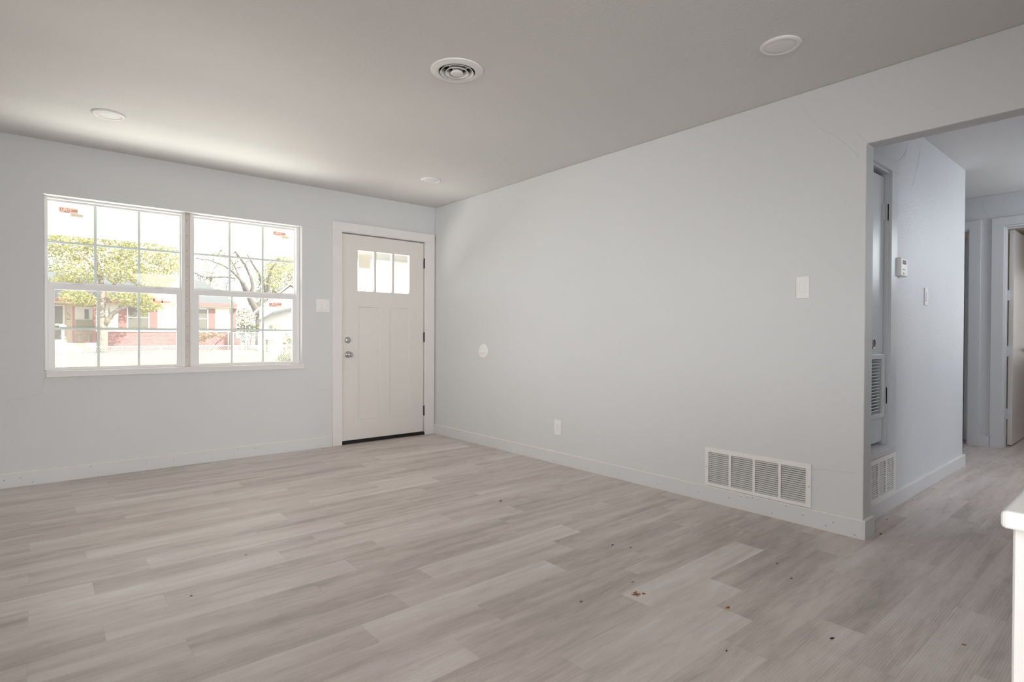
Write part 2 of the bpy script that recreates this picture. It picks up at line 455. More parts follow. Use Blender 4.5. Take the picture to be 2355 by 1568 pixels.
bm = bmesh.new(); plate(bm, YZ, -8.6, 0, 0, H, 0, .115, [(-5.42, -4.155, 0, 2.07), (-3.876, -3.265, .118, .327)])
wr = struct('wall_right', bm, M_WALL, 'long pale grey wall from the front corner to the hall opening', 'wall', .006)
ribbon('crack', 'x', [(0, -3.9, .319), (0, -3.95, .33), (0, -4.006, .329), (0, -4.071, .336), (0, -4.115, .34)], wr)
ribbon('crack', 'x', [(0, -3.83, 2.362), (0, -3.87, 2.294), (0, -3.923, 2.219), (0, -3.969, 2.178), (0, -4.024, 2.132), (0, -4.062, 2.09), (0, -4.098, 2.039), (0, -4.119, 2.011)], wr, .0011)
ribbon('crack', 'x', [(0, -4.108, 2.14), (0, -4.133, 2.108), (0, -4.15, 2.085)], wr, .001)
struct('wall_left', boxes((-4.75, -4.6, -8.75, 0, 0, H)), M_WALL, 'pale grey wall on the far left of the room', 'wall')
struct('wall_back', boxes((-4.6, 6.75, -8.75, -8.6, 0, H)), M_WALL, 'pale grey wall at the back of the house', 'wall')
struct('wall_outer', boxes((6.6, 6.75, -8.6, 0, 0, H)), M_BEIGE, 'beige end wall of the room past the hall doors', 'wall')

HY = -4.07
bm = bmesh.new(); plate(bm, XZ, .115, 2.55, 0, H, HY, HY+.12, [(.13, .667, .405, 2.07), (.22, .785, .108, .321)])
box(bm, 2.43, 2.55, HY+.12, -2.4, 0, H)
wh = struct('wall_hall', bm, M_HALLWALL, 'short hall wall carrying the thermostat and closet door', 'wall', .004)
for pts, w in (([(.759, HY, 2.135), (.801, HY, 2.162), (.86, HY, 2.185), (.911, HY, 2.212), (.989, HY, 2.27)], .0018),
               ([(.997, HY, 2.314), (.972, HY, 2.252), (.938, HY, 2.201)], .0012),
               ([(1.291, HY, 2.379), (1.246, HY, 2.246), (1.162, HY, 2.12), (1.108, HY, 2.052)], .0014)):
    ribbon('crack', 'y', pts, wh, w)
bm = bmesh.new(); plate(bm, YZ, -5.42, -2.4, 0, H, 3.765, 3.88, [(-4.97, -4.146, 0, 2.115), (-3.86, -3.04, 0, 2.115)])
wb = struct('wall_hall_end', bm, M_HALLWALL, 'hall end wall with two white-cased doorways', 'wall', .004)
ribbon('crack', 'x', [(3.765, -4.027, 2.225), (3.765, -3.997, 2.28), (3.765, -3.966, 2.336), (3.765, -3.979, 2.393), (3.765, -4.002, 2.438)], wb, .0016)
struct('wall_hall_side', boxes((.115, 1.3, -5.54, -5.42, 0, H), (3.1, 6.6, -5.54, -5.42, 0, H), (1.3, 3.1, -5.54, -5.42, 2.07, H)), M_HALLWALL, 'hall side wall opposite the thermostat', 'wall')
struct('wall_hall_return', boxes((2.43, 3.88, -2.4, -2.28, 0, H)), M_HALLWALL, 'short wall closing the far left branch of the hall', 'wall')
struct('wall_closet', boxes((.115, 2.43, -2.9, -2.8, 0, H), (.95, 1.03, -3.95, -2.9, 0, H)), M_DARK, 'dark inside walls of the furnace closet', 'wall')
struct('wall_room_divider', boxes((3.88, 6.6, -3.7, -3.6, 0, H)), M_BEIGE, 'beige partition between the two rooms off the hall', 'wall')

# baseboards, nail holes as a second material in the same board
def holes(bm, plane, lst, r=.0035):
    for p in lst:
        mx = Matrix.Translation(p) @ (Matrix.Rotation(PI/2, 4, 'X') if plane == 'y' else Matrix.Rotation(-PI/2, 4, 'Y'))
        lathe(bm, [(0, .0004), (r, .0004), (r, -.001)], 8, mx, 1)
rnd = random.Random(3)
bm = boxes((-4.6, -1.15, -.015, 0, 0, .10))
holes(bm, 'y', [(x + rnd.uniform(-.05, .05), -.0152, rnd.uniform(.015, .09)) for x in (-3.45, -3.38, -3.34, -2.95, -2.93, -2.7, -2.5, -2.2, -2.0, -1.85, -1.6, -1.4, -1.25)], .003)
struct('baseboard_front', bm, [M_BASE, M_HOLE], 'painted baseboard under the double window', 'baseboard', .004)
bm = boxes((-.015, 0, -4.155, 0, 0, .10), (-.015, .13, -4.17, -4.155, 0, .10))
holes(bm, 'x', [(-.0152, y + rnd.uniform(-.05, .05), rnd.uniform(.012, .09)) for y in (-.25, -.5, -.8, -1.2, -1.6, -1.9, -2.2, -2.6, -2.9, -3.2, -3.4, -3.5, -3.55, -3.6, -3.7, -3.8, -3.9, -4.0, -4.05, -4.1)], .003)
struct('baseboard_right', bm, [M_BASE, M_HOLE], 'painted baseboard along the long wall ending at the hall corner', 'baseboard', .004)
struct('baseboard_hall', boxes((.115, 2.568, HY-.018, HY, 0, .092), (2.55, 2.568, HY, -2.4, 0, .092)), M_BASE, 'painted baseboard below the thermostat wall', 'baseboard', .002)
struct('baseboard_hall_end', boxes((3.747, 3.765, -4.04, -3.955, 0, .10)), M_BASE, 'tiny piece of baseboard between the two hall doorways', 'baseboard', .002)

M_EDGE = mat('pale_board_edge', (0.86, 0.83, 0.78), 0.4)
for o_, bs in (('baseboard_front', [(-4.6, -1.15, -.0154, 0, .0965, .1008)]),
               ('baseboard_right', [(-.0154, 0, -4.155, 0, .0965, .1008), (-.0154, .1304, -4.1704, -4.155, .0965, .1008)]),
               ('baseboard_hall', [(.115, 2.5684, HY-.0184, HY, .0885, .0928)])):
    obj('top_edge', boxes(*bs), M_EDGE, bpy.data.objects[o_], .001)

# ------------------------------------------------------------------ front door
bm = bmesh.new(); plate(bm, XZ, -1.148, -.012, 0, 2.147, -.018, 0, [(-1.055, -.122, 0, 2.06)])
box(bm, -1.069, -1.050, -.011, .16, 0, 2.0545); box(bm, -.1265, -.111, -.011, .16, 0, 2.0545); box(bm, -1.069, -.111, -.011, .16, 2.055, 2.069)
box(bm, -1.052, -1.03, .0545, .09, 0, 2.055); box(bm, -.15, -.124, .0545, .09, 0, 2.055); box(bm, -1.052, -.124, .0545, .09, 2.03, 2.055)
box(bm, -1.15, -.012, -.02, 0, 2.062, 2.147)
struct('trim_1', bm, M_TRIM, 'flat white casing around the front door', 'door casing', .002)

door = thing('door_1', (-.59, .03, .03), 'white front door with three small lights over two tall panels', 'door', kind='structure')
bm = bmesh.new()
LX = [(-.882, -.706), (-.682, -.507), (-.482, -.304)]
PX = [(-.872, -.652), (-.53, -.308)]
plate(bm, XZ, -1.046, -.132, .032, 2.045, .010, .054, [(a, b, 1.497, 1.898) for a, b in LX] + [(a, b, .229, 1.34) for a, b in PX])
slab = obj('door_slab', bm, M_DOOR, door, .004)
for a, b in PX:
    obj('recessed_panel', boxes((a-.004, b+.004, .019, .045, .225, 1.344)), M_DOOR, door)
for a, b in LX:
    obj('glass_pane', boxes((a-.003, b+.003, .034, .039, 1.494, 1.901)), M_GLASSD, door)
for z0 in (1.778, .99, .204):
    bm = bmesh.new()
    lathe(bm, [(0, .107), (.006, .105), (.0075, .1), (.0075, .005), (.006, 0), (0, -.002)], 12, Matrix.Translation((-.127, .002, z0)))
    box(bm, -.127, -.120, .004, .03, z0+.003, z0+.102)
    obj('hinge', bm, M_BLACK, door)
KM = lambda x, z: Matrix.Translation((x, .010, z)) @ Matrix.Rotation(PI/2, 4, 'X')
bm = bmesh.new()
lathe(bm, [(.031, 0), (.031, .006), (.027, .012), (.021, .016), (0, .017)], 28, KM(-.987, 1.013))
box(bm, -1.0, -.974, -.022, -.005, 1.009, 1.017)
obj('deadbolt', bm, M_NICKEL, door)
bm = bmesh.new()
lathe(bm, [(.033, 0), (.033, .004), (.026, .010), (.012, .014), (.011, .030), (.020, .038), (.0265, .050), (.0265, .060), (.020, .068), (.010, .069), (.009, .066), (0, .066)], 28, KM(-.985, .873))
obj('door_knob', bm, M_NICKEL, door)
obj('threshold', boxes((-1.052, -.124, -.006, .15, 0, .022), (-1.046, -.132, .004, .03, .022, .033)), M_RUBBER, door)

# tan paper stuck outside the first door light
tag(obj('paper_notice', boxes((-.858, -.732, .0405, .0412, 1.725, 1.858)), M_PAPER), 'tan paper stuck behind the left light of the front door', 'notice')

# ------------------------------------------------------------------ double window
def window(name, x0, x1, gu, gl, label):
    w = thing(name, ((x0+x1)/2, .11, .80), label, 'window', kind='structure')
    bm = bmesh.new(); plate(bm, XZ, x0, x1, .797, 2.06, .072, .150, [(x0+.024, x1-.024, .812, 2.047)])
    obj('window_frame', bm, M_VINYL, w, .0015)
    ux0, ux1, lx0, lx1 = gu[0], gu[1], gl[0], gl[1]
    bm = bmesh.new(); plate(bm, XZ, x0+.02, x1-.02, 1.412, 2.05, .116, .140, [(ux0, ux1, 1.447, 2.033)])
    us = obj('upper_sash', bm, M_VINYL, w, .002)
    bm = bmesh.new(); plate(bm, XZ, x0+.020, x1-.020, .805, 1.432, .084, .112, [(lx0, lx1, .818, 1.389)])
    ls = obj('lower_sash', bm, M_VINYL, w, .002)
    obj('glass_pane', boxes((ux0-.004, ux1+.004, .1275, .1305, 1.443, 2.037)), M_GLASS, us)
    obj('glass_pane', boxes((lx0-.004, lx1+.004, .0965, .0995, .814, 1.393)), M_GLASS, ls)
    def grid(a, b, c, d, yy, par):
        bm = bmesh.new(); hw = .0088
        for k in (1, 2):
            xc = a + (b-a)*k/3
            box(bm, xc-hw, xc+hw, yy-.003, yy+.003, c, d)
        zc = (c+d)/2
        for (p, q) in ((a, a+(b-a)/3-hw), (a+(b-a)/3+hw, a+(b-a)*2/3-hw), (a+(b-a)*2/3+hw, b)):
            box(bm, p, q, yy-.003, yy+.003, zc-hw, zc+hw)
        obj('muntin_grid', bm, M_GRILLE, par)
    grid(ux0, ux1, 1.447, 2.033, .135, us)
    grid(lx0, lx1, .818, 1.389, .104, ls)
    for fx in (.22, .80):
        xc = x0 + (x1-x0)*fx
        obj('sash_lock', boxes((xc-.03, xc+.03, .082, .108, 1.432, 1.440), (xc-.004, xc+.012, .080, .09, 1.440, 1.446)), M_VINYL, ls, .001)
window('window_1', -3.263, -2.366, (-3.237, -2.397), (-3.200, -2.425), 'left six-over-six white vinyl window with a tag reading ARGON')
window('window_2', -2.330, -1.433, (-2.290, -1.463), (-2.262, -1.490), 'right six-over-six white vinyl window nearer the front door')
bm = boxes((-2.366, -2.330, .088, .150, .797, 2.06))
holes(bm, 'y', [(-2.350, .0878, .88 + k*.125) for k in range(10)], .003)
struct('trim_2', bm, [M_WOODMULL, M_HOLE], 'nail-holed mullion board between the two windows', 'mullion')
struct('trim_3', boxes((-3.252, -1.421, -.022, .072, .752, .797)), M_TRIM, 'white painted sill board under the double window', 'window sill', .003)

# stickers on the panes
def text_mesh(s, size, loc, m, parent, name='print'):
    cu = bpy.data.curves.new(name, 'FONT'); cu.body = s; cu.size = size; cu.extrude = 0.0002
    o = bpy.data.objects.new(name, cu); COL.objects.link(o)
    me = bpy.data.meshes.new_from_object(o)
    bpy.data.objects.remove(o); bpy.data.curves.remove(cu)
    me.materials.append(m)
    ob = bpy.data.objects.new(name, me); COL.objects.link(ob)
    ob.parent = parent
    ob.rotation_euler = (PI/2, 0, 0)
    ob.location = Vector(loc) - Vector(parent.location)
    return ob

def sticker(x0, x1, z0, z1, y, label, tagrect=None, argon=False, torn=False, tilt=0.0):
    t = thing('window_sticker', (x0, y, z0), label, 'sticker', 'stickers on the window glass')
    w, h = x1-x0, z1-z0
    bm = bmesh.new()
    if torn: box(bm, x0, x0+w*.18, y-.0006, y, z0, z1); box(bm, x0+w*.18, x1, y-.0006, y, z0, z0+h*.42); box(bm, x0+w*.52, x0+w*.58, y-.0006, y, z0, z1)
    else: box(bm, x0, x1, y-.0006, y, z0, z1)
    obj('label_sheet', bm, M_STK, t)
    bm = bmesh.new()
    def mk(a, b, c, d): box(bm, x0+w*a, x0+w*b, y-.0010, y-.0006, z0+h*c, z0+h*d)
    if not torn:
        mk(.05, .10, .35, .92); mk(.10, .14, .35, .5); mk(.17, .2, .35, .9); mk(.2, .24, .75, .9); mk(.28, .38, .22, .36); mk(.40, .46, .75, .92)
        mk(.44, .47, .3, .6); mk(.47, .53, .3, .4); mk(.53, .56, .3, .7)
        for a in (.66, .70, .735, .78, .81, .85, .89, .93): mk(a, a+.024, .32, .72)
        mk(.2, .56, .05, .13)
    else:
        mk(.04, .12, .3, .9)
    obj('printed_marks', bm, M_STKD, t)
    if tagrect:
        a, b, c, d = tagrect
        obj('tag', boxes((a, b, y-.0013, y-.0007, c, d)), M_STKW, t)
        if argon: text_mesh('ARGON', (b-a)*.24, (a+(b-a)*.07, y-.0016, c+.006), M_STKD, t, 'lettering')
    if tilt:
        t.rotation_euler = (0, tilt, 0)
    return t
sticker(-3.173, -3.062, 1.962, 2.000, .1270, 'pink printed sticker with ARGON tag, top left pane of the left window', (-3.106, -3.03, 1.938, 1.962), True)
sticker(-1.649, -1.538, 1.972, 2.006, .1270, 'pink printed sticker with ARGON tag, top right pane of the right window', (-1.575, -1.508, 1.950, 1.972), True)
sticker(-1.694, -1.582, 1.312, 1.350, .0960, 'tilted red sticker with blank tag, lower right pane of the right window', (-1.612, -1.55, 1.288, 1.302), False, False, -.10)
sticker(-2.592, -2.470, 1.316, 1.352, .0960, 'torn red sticker remnant, lower right pane of the left window', (-2.462, -2.440, 1.298, 1.312), False, True)

# ------------------------------------------------------------------ plates on the walls
def plate_switch(cx, cz, n, label, name='light_switch', dimmer=False):
    w = .070 + .058*(n-1)
    t = thing(name, (cx, 0, cz), label, 'switch', None)
    obj('cover_plate', boxes((cx-w/2, cx+w/2, -.007, 0, cz-.0615, cz+.0615)), M_PLASTIC, t, .004, 2)
    for k in range(n):
        x = cx + (k-(n-1)/2)*.058*.9
        bm = bmesh.new()
        plate(bm, XZ, x-.0175, x+.0175, cz-.034, cz+.034, -.0085, -.006, [(x-.0145, x+.0145, cz-.031, cz+.031)])
        obj('switch_bezel', bm, M_PLASTIC, t)
        rk = obj('rocker', boxes((x-.014, x+.014, -.0105, -.005, cz-.0305, cz+.0305)), M_PLASTIC, t, .002)
    for k in range(n):
        x = cx + (k-(n-1)/2)*.058*.9
        for s in (-1, 1):
            bm = bmesh.new(); lathe(bm, [(.0028, 0), (.0028, .0012), (0, .0016)], 10, Matrix.Translation((x, -.007, cz+s*.049)) @ Matrix.Rotation(PI/2, 4, 'X'))
            obj('cover_screw', bm, M_METALW, t)
    return t
plate_switch(-1.238, 1.338, 2, 'white double rocker switch between window and front door')
sw = plate_switch(-3.8415, 1.3405, 1, 'white single rocker switch high on the long right wall')
def turn_to_x(t, x, y, z):
    """a plate built facing -y at x is turned to hang on a wall facing -x"""
    t.rotation_euler = (0, 0, -PI/2)
    t.location = (x, y, z)
turn_to_x(sw, 0, -3.8415, 1.3405)
hs = plate_switch(1.445, 1.345, 1, 'cream slider switch on the hall wall right of the thermostat')
hs.location = (1.445, HY, 1.345)
# outlet
t = thing('wall_outlet', (0, -1.8955, .302), 'white double outlet low on the long right wall', 'outlet')
t.location = (-1.8955, 0, .302)
obj('cover_plate', boxes((-1.8955-.040, -1.8955+.040, -.007, 0, .241, .363)), M_PLASTIC, t, .004)
bm = boxes((-1.8955-.017, -1.8955+.017, -.0095, -.006, .302-.034, .302+.034))
obj('receptacle', bm, M_PLASTIC, t, .0015)
bm = bmesh.new()
for s in (-1, 1):
    zc = .302 + s*.0185
    box(bm, -1.8955-.0085, -1.8955-.006, -.0099, -.0094, zc, zc+.008)
    box(bm, -1.8955+.006, -1.8955+.0085, -.0099, -.0094, zc+.001, zc+.007)
    lathe(bm, [(.003, -.0003), (.003, .0004), (0, .0004)], 10, Matrix.Translation((-1.8955, -.0095, zc-.007)) @ Matrix.Rotation(PI/2, 4, 'X'))
obj('socket_slots', bm, M_GREY, t)
turn_to_x(t, 0, -1.8955, .302)

# door bumper: ten-sided plate with a round knob
t = thing('door_bumper', (0, -.878, .911), 'white ten-sided wall bumper with round knob, right of front door', 'door bumper')
RX = Matrix.Translation((0, -.878, .911)) @ Matrix.Rotation(-PI/2, 4, 'Y')
bm = bmesh.new(); lathe(bm, [(.072, 0), (.072, .007), (.064, .013), (.024, .014), (0, .014)], 10, RX @ Matrix.Rotation(PI/10, 4, 'Z'))
for f in bm.faces: f.smooth = False
obj('backplate', bm, M_PLASTIC, t, .002)
bm = bmesh.new(); lathe(bm, [(.027, .012), (.027, .022)] + [(.027*math.cos(a*PI/12), .022+.016*math.sin(a*PI/12)) for a in range(1, 6)] + [(0, .038)], 24, RX)
obj('knob', bm, M_PLASTIC, t)

# ------------------------------------------------------------------ grilles
def grille(name, fn, u0, u1, v0, v1, cols, rows, label, face, group=None, mt=.030, mb=.021, cover=.22):
    """register of stamped louvers; fn(u, v, out) maps to the wall, 'out' metres in front of it"""
    c = fn((u0+u1)/2, v0, 0)
    t = thing(name, c, label, 'vent grille', group)
    hs = cols
    bm = bmesh.new(); plate(bm, fn, u0, u1, v0, v1, 0.0, .008, [(a, b, v0+mb, v1-mt) for a, b in hs])
    obj('face_frame', bm, M_METALW, t, .003)
    n = rows; pitch = (v1-mt-v0-mb)/n
    for a, b in hs:
        bm = bmesh.new()
        for k in range(n):
            zc = v0+mb + pitch*(k+.5)
            # blade leaning outwards at its foot
            top, bot = zc+pitch*cover, zc-pitch*.34
            q = [fn(a, bot, .0065), fn(b, bot, .0065), fn(b, top, -.004), fn(a, top, -.004)]
            q2 = [fn(a, bot+.0012, .0052), fn(b, bot+.0012, .0052), fn(b, top, -.0055), fn(a, top, -.0055)]
            v = [bm.verts.new(p) for p in q + q2]
            for f in ((0, 1, 2, 3), (7, 6, 5, 4), (0, 4, 5, 1), (2, 6, 7, 3), (0, 3, 7, 4), (1, 5, 6, 2)): bm.faces.new([v[i] for i in f])
        obj('louver_bank', bm, M_METALW, t)
    bm = bmesh.new()                                   # boot behind the louvers, near-black in place of the shade inside
    ua, ub, va, vb = u0+.024, u1-.032, v0+.020, v1-.027
    f_, b_ = [fn(a, c, -.007) for a, c in ((ua, va), (ub, va), (ub, vb), (ua, vb))], [fn(a, c, -.10) for a, c in ((ua, va), (ub, va), (ub, vb), (ua, vb))]
    v = [bm.verts.new(p) for p in f_ + b_]
    for f in ((4, 5, 6, 7), (0, 1, 5, 4), (1, 2, 6, 5), (2, 3, 7, 6), (3, 0, 4, 7)): bm.faces.new([v[i] for i in f])
    obj('duct_boot', bm, M_DARK, t)
    return t
fnR = lambda u, v, w: Vector((-w, u, v))
W = [(-3.262, -3.397)]
L_ = .655
c0 = -3.898
cols = [(-3.8675, -3.7305), (-3.7135, -3.5765), (-3.5595, -3.4225), (-3.4055, -3.2685)]
g = grille('return_air_grille', fnR, -3.898, -3.243, .103, .349, cols, 16, 'wide white return air grille of four louver banks on long wall', 'x')
for y in (-3.886, -3.255):
    bm = bmesh.new(); lathe(bm, [(.004, 0), (.004, .001), (0, .0016)], 10, Matrix.Translation((-.008, y, .222)) @ Matrix.Rotation(-PI/2, 4, 'Y'))
    obj('screw', bm, M_GREY, g)
fnH = lambda u, v, w: Vector((u, HY-w, v))
cols = [(.245, .345), (.362, .475), (.492, .618), (.635, .775)]
cols = [(.232, .352), (.370, .490), (.508, .628), (.646, .776)]
grille('closet_grille', fnH, .20, .808, .093, .343, cols, 16, 'small white louvered grille low on the hall wall under closet door', 'y', cover=.10)

# round ceiling diffuser
t = thing('ceiling_diffuser', (-1.634, -2.777, H), 'round white ceiling air diffuser with dark concentric slots', 'air diffuser')
T0 = Matrix.Translation((-1.634, -2.777, H))
bm = bmesh.new(); lathe(bm, [(.137, 0), (.137, -.004), (.132, -.007), (.118, -.008), (.114, -.011), (.100, -.0125), (.0955, -.011), (.0945, -.004), (.098, .02)], 48, T0)
obj('outer_ring', bm, M_METALW, t)
for r1, z1, r2, z2 in ((.0875, -.014, .064, .016), (.0615, -.016, .042, .012)):
    bm = bmesh.new(); lathe(bm, [(r1, z1), (r1-.004, z1+.001), (r2-.001, z2), (r2, z2), (r1-.002, z1+.005), (r1, z1)], 48, T0)
    obj('cone_ring', bm, M_METALW, t)
bm = bmesh.new(); lathe(bm, [(.020, .006), (.0325, -.014), (.0315, -.018), (.02, -.020), (0, -.021)], 36, T0)
obj('centre_disc', bm, M_METALW, t)
bm = bmesh.new()
for k in range(4):
    a = math.radians(20 + 90*k)
    mx = T0 @ Matrix.Rotation(a, 4, 'Z')
    box(bm, .02, .094, -.0015, .0015, -.006, .002, 0, mx)
obj('spokes', bm, M_METALW, t)
bm = bmesh.new(); lathe(bm, [(.0905, .002), (.0905, .14), (0, .14)], 32, T0)
obj('duct_collar', bm, M_DARK, t)

# recessed downlights, switched off
def can(loc, label):
    t = thing('recessed_light', loc, label, 'ceiling light', 'round recessed ceiling lights')
    T = Matrix.Translation(loc)
    bm = bmesh.new(); lathe(bm, [(.090, 0), (.090, -.004), (.086, -.009), (.074, -.011), (.068, -.0085), (.066, -.006)], 48, T)
    obj('trim_ring', bm, M_METALW, t)
    bm = bmesh.new(); lathe(bm, [(.068, -.0055), (.060, -.0095), (.03, -.0105), (0, -.0108)], 48, T)
    obj('lens', bm, M_LENS, t)
    return t
c1 = can((-2.955, -.87, H), 'flat round recessed light above the left window')
dup(c1, (-.627, -.916, H), 'flat round recessed light nearest the front door corner')
dup(c1, (-.62, -3.987, H), 'flat round recessed light nearest the hall opening')

# ------------------------------------------------------------------ hall: closet door, thermostat, end doors
bm = bmesh.new(); plate(bm, XZ, .118, .775, .40, 2.145, HY-.014, HY, [(.145, .667, .405, 2.07)])
box(bm, .1175, .7765, HY-.0155, HY, 2.0725, 2.146)
box(bm, .655, .667, HY, HY+.1, .405, 2.07); box(bm, .13, .655, HY, HY+.1, 2.055, 2.07)
struct('trim_4', bm, M_HDOOR, 'painted casing around the narrow hall closet door', 'door casing')
struct('trim_5', boxes((.118, .79, HY-.03, HY+.05, .382, .402), (.13, .775, HY-.012, HY, .352, .382)), M_HDOOR, 'raised painted sill under the hall closet door', 'sill', .002)
cd = thing('door_2', (.40, HY+.03, .42), 'narrow painted closet door with louvered vent beside the hall opening', 'door', kind='structure')
bm = bmesh.new(); plate(bm, XZ, .135, .653, .425, 2.036, HY+.024, HY+.058, [(.25, .60, .602, .926)])
obj('door_slab', bm, M_HDOOR, cd, .002)
bm = bmesh.new(); plate(bm, XZ, .212, .645, .574, .960, HY+.008, HY+.024, [(.25, .602, .602, .928)])
obj('louver_frame', bm, M_HDOOR, cd, .004)
bm = bmesh.new()
for k in range(17):
    zc = .612 + k*.0188
    mx = Matrix.Translation((.425, HY+.032, zc)) @ Matrix.Rotation(math.radians(-38), 4, 'X')
    box(bm, -.176, .176, -.014, .014, -.0022, .0022, 0, mx)
obj('louver_slats', bm, M_HDOOR, cd)
bm = bmesh.new(); lathe(bm, [(.033, 0), (.033, .003), (.027, .004), (.024, -.004), (0, -.006)], 28, Matrix.Translation((.485, HY+.024, 1.023)) @ Matrix.Rotation(PI/2, 4, 'X'))
fp = obj('finger_pull', bm, M_NICKEL, cd)
bm = bmesh.new(); lathe(bm, [(.0245, .0045), (.018, .0035), (0, .003)], 28, Matrix.Translation((.485, HY+.024, 1.023)) @ Matrix.Rotation(PI/2, 4, 'X')); obj('cup', bm, M_BRONZE, fp)
for z0, m2 in ((1.772, M_HDOOR), (.655, M_RUST)):
    bm = bmesh.new()
    box(bm, .612, .668, HY+.016, HY+.025, z0, z0+.10)
    lathe(bm, [(.007, 0), (.007, .1), (0, .102)], 12, Matrix.Translation((.658, HY+.012, z0)))
    box(bm, .655, .668, HY-.002, HY+.01, z0, z0+.1)
    if m2 is M_RUST:
        for k in range(9): lathe(bm, [(.0, .002), (.0022, .0015), (.0022, 0)], 6, Matrix.Translation((.645+.014*rnd.random(), HY+.004, z0+.01+.08*rnd.random())) @ Matrix.Rotation(PI/2, 4, 'X'), 1)
    obj('hinge', bm, [M_HDOOR, M_RUST], cd)

t = thing('thermostat', (.83, HY, 1.44), 'white wall thermostat with small screen on hall wall', 'thermostat')
obj('housing', boxes((.772, .90, HY-.036, HY, 1.441, 1.556)), M_PLASTIC, t, .006)
obj('backplate', boxes((.768, .905, HY-.006, HY, 1.446, 1.550)), M_GREY, t, .002)
obj('screen', boxes((.800, .858, HY-.0375, HY-.035, 1.515, 1.542)), M_LCD, t, .001)
for b_ in ((.862, .872, HY-.0385, HY-.035, 1.531, 1.538), (.862, .872, HY-.0385, HY-.035, 1.518, 1.525), (.803, .817, HY-.038, HY-.035, 1.478, 1.485), (.832, .846, HY-.038, HY-.035, 1.478, 1.485), (.812, .838, HY-.038, HY-.035, 1.452, 1.464)):
    obj('button', boxes(b_), M_GREY, t)

# casings of the two end doorways
def casing(name, ya, yb, label, far):
    bm = bmesh.new()
    plate(bm, YZ, ya-.09, yb+.09, 0, 2.208, 3.745, 3.765, [(ya, yb, 0, 2.13)])
    for y0, y1 in ((ya-.014, ya), (yb, yb+.014)): pass
    box(bm, 3.751, 3.88, yb-.003, yb+.0115, 0, 2.1115); box(bm, 3.751, 3.88, ya-.0115, ya+.003, 0, 2.1115); box(bm, 3.751, 3.88, ya-.0115, yb+.0115, 2.112, 2.129)
    box(bm, 3.80, 3.835, yb-.014, yb-.0035, 0, 2.1); box(bm, 3.80, 3.835, ya+.0035, yb-.0035, 2.10, 2.1115)
    struct(name, bm, M_BASE, label, 'door casing', .0015)
casing('trim_6', -4.955, -4.134, 'white casing of the right hall doorway with the door standing open', 1)
casing('trim_7', -3.872, -3.052, 'white casing of the left hall doorway half hidden by the corner', 0)
d3 = thing('door_3', (3.93, -4.165, .015), 'white flush door standing open at the end of the hall', 'door', kind='structure')
obj('door_slab', boxes((3.935, 4.715, -4.182, -4.146, .015, 2.108)), M_DOOR, d3, .002)
for z0 in (1.42, .88, .27):
    bm = boxes((3.875, 3.937, -4.150, -4.146, z0, z0+.1), (3.9335, 3.9352, -4.178, -4.146, z0, z0+.1))
    lathe(bm, [(.005, 0), (.005, .1), (0, .102)], 10, Matrix.Translation((3.905, -4.142, z0)))
    obj('hinge', bm, M_BASE, d3)
bm = bmesh.new()
lathe(bm, [(.030, 0), (.030, .005), (.012, .012), (.012, .03), (.024, .04), (.026, .055), (.018, .064), (0, .065)], 24, Matrix.Translation((4.655, -4.182, .93)) @ Matrix.Rotation(PI/2, 4, 'X'))
obj('door_knob', bm, M_NICKEL, d3)
d4 = thing('door_4', (3.93, -3.84, .015), 'grey painted door edge showing through the left hall doorway', 'door', kind='structure')
obj('door_slab', boxes((3.93, 4.70, -3.842, -3.806, .015, 2.06)), M_HDOOR, d4, .002)
for z0 in (1.50, .80, .30):
    obj('hinge', boxes((3.875, 3.932, -3.846, -3.842, z0, z0+.1), (3.9285, 3.9302, -3.842, -3.812, z0, z0+.1)), M_HDOOR, d4)

# ------------------------------------------------------------------ kitchen peninsula
ct = obj('countertop', boxes((-2.659, -1.10, -5.85, -5.1125, .892, .908)), M_QUARTZ, None, .004, 3)
tag(ct, 'white quartz countertop corner at the right edge of the picture', 'countertop')
kc = thing('kitchen_cabinet', (-1.9, -5.49, 0), 'white base cabinet under the quartz countertop', 'cabinet')
obj('carcass', boxes((-2.622, -1.13, -5.82, -5.136, .10, .892)), M_CAB, kc)
obj('end_panel', boxes((-2.640, -2.622, -5.835, -5.1185, 0, .892)), M_CAB, kc, .002)
obj('back_panel', boxes((-2.622, -1.12, -5.136, -5.1185, 0, .892)), M_CAB, kc, .002)
obj('toe_kick', boxes((-2.60, -1.16, -5.75, -5.16, 0, .10)), M_CAB, kc)
for a in (-2.61, -2.11, -1.61):
    dd = obj('cabinet_door', boxes((a, a+.48, -5.84, -5.82, .12, .88)), M_CAB, kc, .002)

